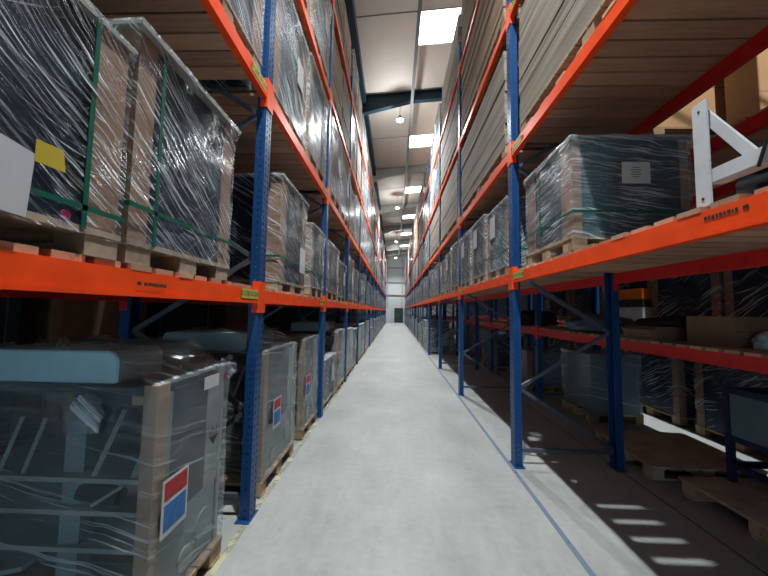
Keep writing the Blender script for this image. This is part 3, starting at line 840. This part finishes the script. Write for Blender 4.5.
# ---- near right shelf: dark load and the white steel frame
dz = deck_z(RZ[0])
F_ = thing('wrapped_pallet_load', 'dark wrapped carton beside the white steel frame, paper label on its near side', 'pallet load')
place(F_, 1, 1.30, .83, 2.38, .82, dz); F_.rotation_euler = (0, 0, 0)      # local +y points away from the camera
pallet_parts(.88, .84, F_, .12, 'pallet')
lx, ly, h = .83, .82, .87
MB().box(-lx/2+.02, lx/2-.02, -ly/2+.02, ly/2-.02, .12, h-.02).build('carton', plain('slate_carton', (.045, .085, .11), .4, 0, .3, 4), F_)
MB().box(-lx/2+.06, -lx/2+.30, -ly/2+.008, -ly/2+.019, .12, h-.02).build('teal_panel', plain('teal_carton_panel', (.05, .17, .20), .4, 0, .3, 5), F_)
mb = MB()
for sx in (1, -1):
    for sy in (1, -1):
        X, Y = sx*lx/2, sy*ly/2
        mb.box(X, X-sx*.008, Y, Y-sy*.17, .12, h-.02); mb.box(X-sx*.008, X-sx*.06, Y, Y-sy*.008, .12, h-.02)
mb.build('corner_boards', M['cardboard'], F_)
MB().box(-lx/2-.02, lx/2+.02, -ly/2-.02, ly/2+.02, h-.02, h-.006).build('lid_board', M['lid'], F_)
strap_mesh(lx+.03, ly+.03, .1, h, (.1,), (.30,)).build('strap', M['strap'], F_)
MB().box(-.08, .12, -ly/2-.03, -ly/2-.028, .50, .66).build('paper_label', plain('buff_paper', (.9, .88, .82), .7, 0, .05), F_)
for i, w in enumerate((.05, .08, .06, .07, .05)):
    MB().box(.02-w/2, .02+w/2, -ly/2-.0308, -ly/2-.0301, .615-i*.017, .620-i*.017).build('printed_line', M['ink'], F_)
me = film_mesh(lx, ly, .09, h, .014, .045, 33, lidx=.02); me.materials.append(M['film_bands']); link('stretch_film', me, F_)

W = thing('steel_frame', 'white steel bracket frame standing on the near right shelf', 'steel frame', (1.275, 1.36, dz))
MB().box(-.004, .004, -.036, .034, 0, .45).build('upright_post', M['white_steel'], W, bevel=.003)
MB().bar((.008, -.02, .12), (.008, -.60, .12), .008, .06).build('arm', M['white_steel'], W, bevel=.003)
MB().bar((.014, .0, .405), (.014, -.18, .135), .008, .045).build('diagonal_strut', M['white_steel'], W, bevel=.003)
MB().bar((.035, -.02, .093), (.035, -.60, .093), .045, .006).build('rear_flange', M['white_steel'], W)
MB().tube((-.006, 0, .035), (-.004, 0, .035), .006, 10).build('bolt', M['ink'], W)
MB().tube((-.006, 0, .41), (-.004, 0, .41), .005, 10).build('bolt', M['ink'], W)
tie = MB().bar((-.002, -.205, .08), (-.002, -.235, .16), .004, .012, (1, 0, 0)); tie.build('black_tie', M['ink'], W)
# dark cloth bale lying under the arm
bm = bmesh.new(); bmesh.ops.create_cube(bm, size=1); bmesh.ops.subdivide_edges(bm, edges=bm.edges[:], cuts=7, use_grid_fill=True)
for v in bm.verts:
    n = noise.noise(v.co*4); v.co = Vector((v.co.x*.86, v.co.y*.56, v.co.z*.13)) + v.co*.02*n
me = bpy.data.meshes.new('cloth_bale'); bm.to_mesh(me); bm.free(); me.materials.append(M['black'])
for p in me.polygons: p.use_smooth = True
o = link('folded_cover', me, None, (1.80, 1.05, dz+.078)); tag(o, 'black folded cover lying on the shelf under the white steel frame', 'cover')
# loose planks over the near edge of that deck
for i, (y, dx) in enumerate(((.62, 0), (.80, .02), (.985, -.01), (1.17, .015), (1.335, 0), (1.50, .02), (1.66, .0), (1.82, .015), (1.98, 0), (2.14, .01))):
    pass

# ---- rear rack contents and the floor behind the right rack
def plain_pallet(label, x, y, lx, ly, rz=0, top=False, z=0):
    r = thing('pallet', label, 'pallet', (x, y, z), rz)
    mb = MB()
    for i in range(3):
        for j in range(3):
            px, py = -lx/2+.06+i*(lx-.12)/2, -ly/2+.07+j*(ly-.14)/2
            MB().box(px-.05, px+.05, py-.07, py+.07, .018, .10).build('block', M['pallet'], r)
    mb = MB()
    for j in range(3):
        py = -ly/2+.07+j*(ly-.14)/2; mb.box(-lx/2, lx/2, py-.05, py+.05, 0, .018)
    mb.build('base_boards', M['pallet'], r)
    mb = MB(); n = 7; w = lx/n
    for i in range(n): mb.box(-lx/2+i*w+.012, -lx/2+(i+1)*w-.012, -ly/2, ly/2, .10, .122)
    mb.build('top_boards', M['pallet'], r)
    if top: MB().box(-lx/2-.01, lx/2+.01, -ly/2-.01, ly/2+.01, .122, .137).build('plywood_top', M['ply_dark'], r)
    return r
M['ply_dark'] = plain('worn_plywood', (.66, .53, .40), .75, 0, .2, 6)
plain_pallet('empty pallet with worn plywood top on the floor behind the right rack', 2.96, 3.70, 1.0, .95, R(-3), True)
plain_pallet('nearest pallet on the floor at bottom right, under the blue framed cart', 3.04, 2.46, 1.0, 1.2, R(1), True)
# blue framed cart with grey panels
c = thing('framed_cart', 'dark blue framed cart with grey panel standing on the pallet at right', 'cart', (2.90, 2.14, .137))
for sx in (0, .62):
    for sy in (0, .84):
        MB().box(sx, sx+.045, sy, sy+.045, 0, .80).build('leg', M['cartblue'], c)
for z in (.12, .35, .75):
    for sx in (0, .62): MB().box(sx+.003, sx+.042, .045, .84, z, z+.045).build('side_rail', M['cartblue'], c)
    for sy in (0, .84): MB().box(.045, .62, sy+.003, sy+.042, z, z+.045).build('end_rail', M['cartblue'], c)
MB().box(.012, .024, .046, .839, .396, .749).build('grey_panel', M['greycab'], c)
MB().box(.05, .62, .05, .83, .396, .41).build('tray', M['greycab'], c)
# pale blue wrapped carton on the floor
def simple_wrap(label, x, y, lx, ly, h, z, mat, fm='film_dim', cat='pallet load', seed=0, card=True):
    r = thing('wrapped_pallet_load', label, cat, (x, y, z))
    pallet_parts(lx+.04, ly+.04, r, .12, 'pallet')
    MB().box(-lx/2+.01, lx/2-.01, -ly/2+.01, ly/2-.01, .12, h-.01).build('carton', M[mat], r, bevel=.01)
    if card:
        mb = MB()
        for sx in (1, -1):
            for sy in (1, -1):
                X, Y = sx*lx/2, sy*ly/2
                mb.box(X, X-sx*.008, Y, Y-sy*.10, .12, h-.01); mb.box(X-sx*.008, X-sx*.10, Y, Y-sy*.008, .12, h-.01)
        mb.build('corner_boards', M['cardboard'], r)
    me = film_mesh(lx, ly, .1, h, .016, .07, seed, lidx=.006); me.materials.append(M[fm]); link('stretch_film', me, r)
    return r
simple_wrap('pale blue wrapped carton on the floor behind the right rack', 3.2, 5.28, .70, .80, .97, 0, 'bluebox', 'film_haze', seed=3, card=False)
simple_wrap('low grey wrapped carton on the floor, farther behind the pale blue one', 3.1, 7.1, .9, .9, .8, 0, 'greycab', seed=4)
simple_wrap('brown cornered wrapped carton on the floor, far behind the pale blue one', 3.1, 9.4, .9, 1.1, .9, 0, 'navy', 'film_dark', seed=5)
simple_wrap('grey carton on the floor of the shaded rack, far down the row', 3.1, 12.2, .9, 1.1, 1.0, 0, 'palegrey', 'film_dark', seed=5)
# rear rack, first shelf at eye level
zz = 1.22+BH/2+.026
def cardbox(label, x, y, z, sx, sy, sz, rz=0, mat='cardboard_dark', tape=True, group=None):
    r = thing('cardboard_box', label, 'box', (x, y, z), rz, group)
    MB().box(-sx/2, sx/2, -sy/2, sy/2, 0, sz).build('box_body', M[mat], r, bevel=.004)
    if tape:
        MB().box(-sx/2-.0005, sx/2+.0005, -.025, .025, sz, sz+.001).build('tape', M['pallet'], r)
        MB().box(-sx/2+.004, sx/2-.004, -sy/2-.001, -sy/2-.0, sz*.5-.002, sz*.5+.002).build('flap_seam', M['ink'], r)
    return r
cardbox('brown cardboard box on the eye level shelf behind the right rack', 2.92, 2.93, zz, .42, .40, .25, R(6))
def stack_of_flats(label, x, y, z, lx, ly, n, mat, name='flat_pack_stack'):
    r = thing(name, label, 'flat packs', (x, y, z)); rr = random.Random(n)
    for i in range(n):
        dx, dy = rr.uniform(-.03, .03), rr.uniform(-.03, .03)
        MB().box(-lx/2+dx, lx/2+dx, -ly/2+dy, ly/2+dy, i*.028, i*.028+.025).build('flat_pack', M[mat], r)
    return r
stack_of_flats('low stack of dark brown flat packs left of the cardboard box', 2.95, 3.52, zz, .8, .42, 5, 'cardboard_dark')
# slumped dark bag
def bag(label, x, y, z, sx, sy, sz, mat, seed=0):
    bm = bmesh.new(); bmesh.ops.create_icosphere(bm, subdivisions=4, radius=1)
    for v in bm.verts:
        d = 1+.25*noise.noise(v.co*2+Vector((seed, 0, 0)))+.08*noise.noise(v.co*7)
        co = Vector((v.co.x*sx*d, v.co.y*sy*d, max(-.55, v.co.z)*sz*d)); v.co = co
    mz = min(v.co.z for v in bm.verts)
    for v in bm.verts: v.co.z = max(0, v.co.z - mz - .01)
    me = bpy.data.meshes.new('slumped_bag'); bm.to_mesh(me); bm.free(); me.materials.append(M[mat])
    for p in me.polygons: p.use_smooth = True
    return tag(link('slumped_bag', me, None, (x, y, z)), label, 'bag')
bag('dark maroon bag slumped on the flat packs beside the cardboard box', 2.95, 3.5, zz+.141, .38, .22, .07, 'maroon')
bag('long grey covered bundle on the eye level shelf, second bay behind', 3.0, 4.85, zz, .42, .5, .16, 'bluebox', 4)
bag('dark covered bundle on the eye level shelf, farther behind the grey one', 3.05, 7.3, zz, .42, .75, .2, 'maroon', 6)
r = thing('cable_coil', 'black looped cable standing beside the maroon bag', 'cable', (2.7, 3.98, zz)); mb = MB()
pts = [Vector((.12*math.cos(a), .25*math.cos(a)*.5, .012+.13*max(0, math.sin(a)))) for a in [math.pi*i/16 for i in range(17)]]
for a, b in zip(pts, pts[1:]): mb.tube(a, b, .008, 8)
mb.build('cable_loop', M['ink'], r)
bag('small white plastic bundle at the end of the cardboard box', 2.85, 2.58, zz, .09, .09, .09, 'whiteplastic', 9)
# rear rack, second shelf: big tan cartons seen above the dark load
z2 = 2.92+BH/2+.026
cardbox('dark brown low carton on the rear rack, under the large tan carton', 3.1, 3.75, z2, .95, .9, .37, 0, 'maroon_card')
r = thing('pallet', 'pale pallet between the dark brown carton and the large tan carton', 'pallet', (3.1, 3.75, z2+.371)); pallet_parts(.98, .94, r, .10)
cardbox('large tan cardboard carton on the rear rack above the dark wrapped carton', 3.1, 3.75, z2+.472, .95, .9, .85, 0, 'tan')
cardbox('narrow tan cardboard carton at the right picture edge, above the white steel frame', 3.42, 3.05, z2, .34, .3, 1.15, 0, 'tan')
cardbox('tan cardboard carton on the rear rack, behind the large tan one', 3.1, 4.9, z2, .95, 1.1, .9, 0, 'cardboard')
cardbox('brown cardboard carton on the rear rack shelf, fourth along the row', 3.1, 6.6, z2, .95, 1.2, 1.0, 0, 'cardboard')
# far rack across the second aisle
FL = [0, 1.3+BH/2+.026]
far = [(4.52, 1.3, 0), (4.52, 2.5, 0), (4.52, 4.03, 0), (4.52, 5.35, 0), (4.52, 6.95, 0), (4.52, 8.2, 0), (4.52, 9.8, 0), (4.52, 11.0, 0)]
names = ['nearest', 'second', 'third', 'fourth', 'fifth', 'sixth', 'seventh', 'eighth']
for i, (x, y, z) in enumerate(far):
    simple_wrap('dark wrapped load on the far rack floor, %s from the right picture edge' % names[i], x, y, .98, 1.05, 1.02, 0, 'navy', 'film_dark', seed=50+i)
for i, (x, y, z) in enumerate([(4.52, 1.3, 1), (4.52, 2.5, 1), (4.52, 4.70, 1), (4.52, 7.0, 1), (4.52, 8.2, 1), (4.52, 3.77, 1)]):
    simple_wrap('dark wrapped load on the far rack shelf, %s' % ['nearest, outside the picture edge', 'second along the row', 'beside the orange crate', 'first one past the orange crate', 'second one past the orange crate', 'at the right picture edge'][i], x, y, .98, 1.05 if i < 5 else .68, .95 if i < 5 else 1.1, FL[1], 'navy', 'film_dark', seed=70+i)
r = thing('orange_crate', 'bright orange crate on the far rack shelf', 'crate', (4.25, 5.62, FL[1]))
MB().box(-.3, .3, -.3, .3, .42, .60).build('upper_bin', M['bright_orange'], r, bevel=.01)
MB().box(-.3, .3, -.3, .3, .30, .40).box(-.28, .28, -.28, .28, .40, .42).build('divider', M['ink'], r)
MB().box(-.3, .3, -.3, .3, .0, .30).build('lower_bin', M['whiteplastic'], r, bevel=.01)

# ---- behind the left rack: stored panels against the wall
for i, (y, w, h_, mt, nm) in enumerate([(1.6, 1.0, 1.9, 'walldark', 'dark grey'), (2.75, .9, 1.75, 'cardboard_dark', 'brown'), (3.9, .95, 1.9, 'walldark', 'blue grey'), (5.4, 1.2, 1.8, 'cardboard_dark', 'far brown')]):
    mb = MB().box(-.25, .25, -w/2, w/2, 0, h_)
    r = thing('storage_crate', '%s tall crate behind the left rack at floor level' % nm, 'crate', (-2.75, y, 0))
    mb.build('crate_body', M[mt], r, bevel=.01)
    mb = MB()
    for yy in (-w/2+.04, w/2-.04): MB().box(.25, .265, yy-.035, yy+.035, .02, h_-.02).build('crate_batten', M[mt], r)

# prototypes that were only a source are removed
def kill(o):
    for ch in kids.get(o.name, ()): kill(ch)
    bpy.data.objects.remove(o)
for p in list(proto.values()): kill(p)
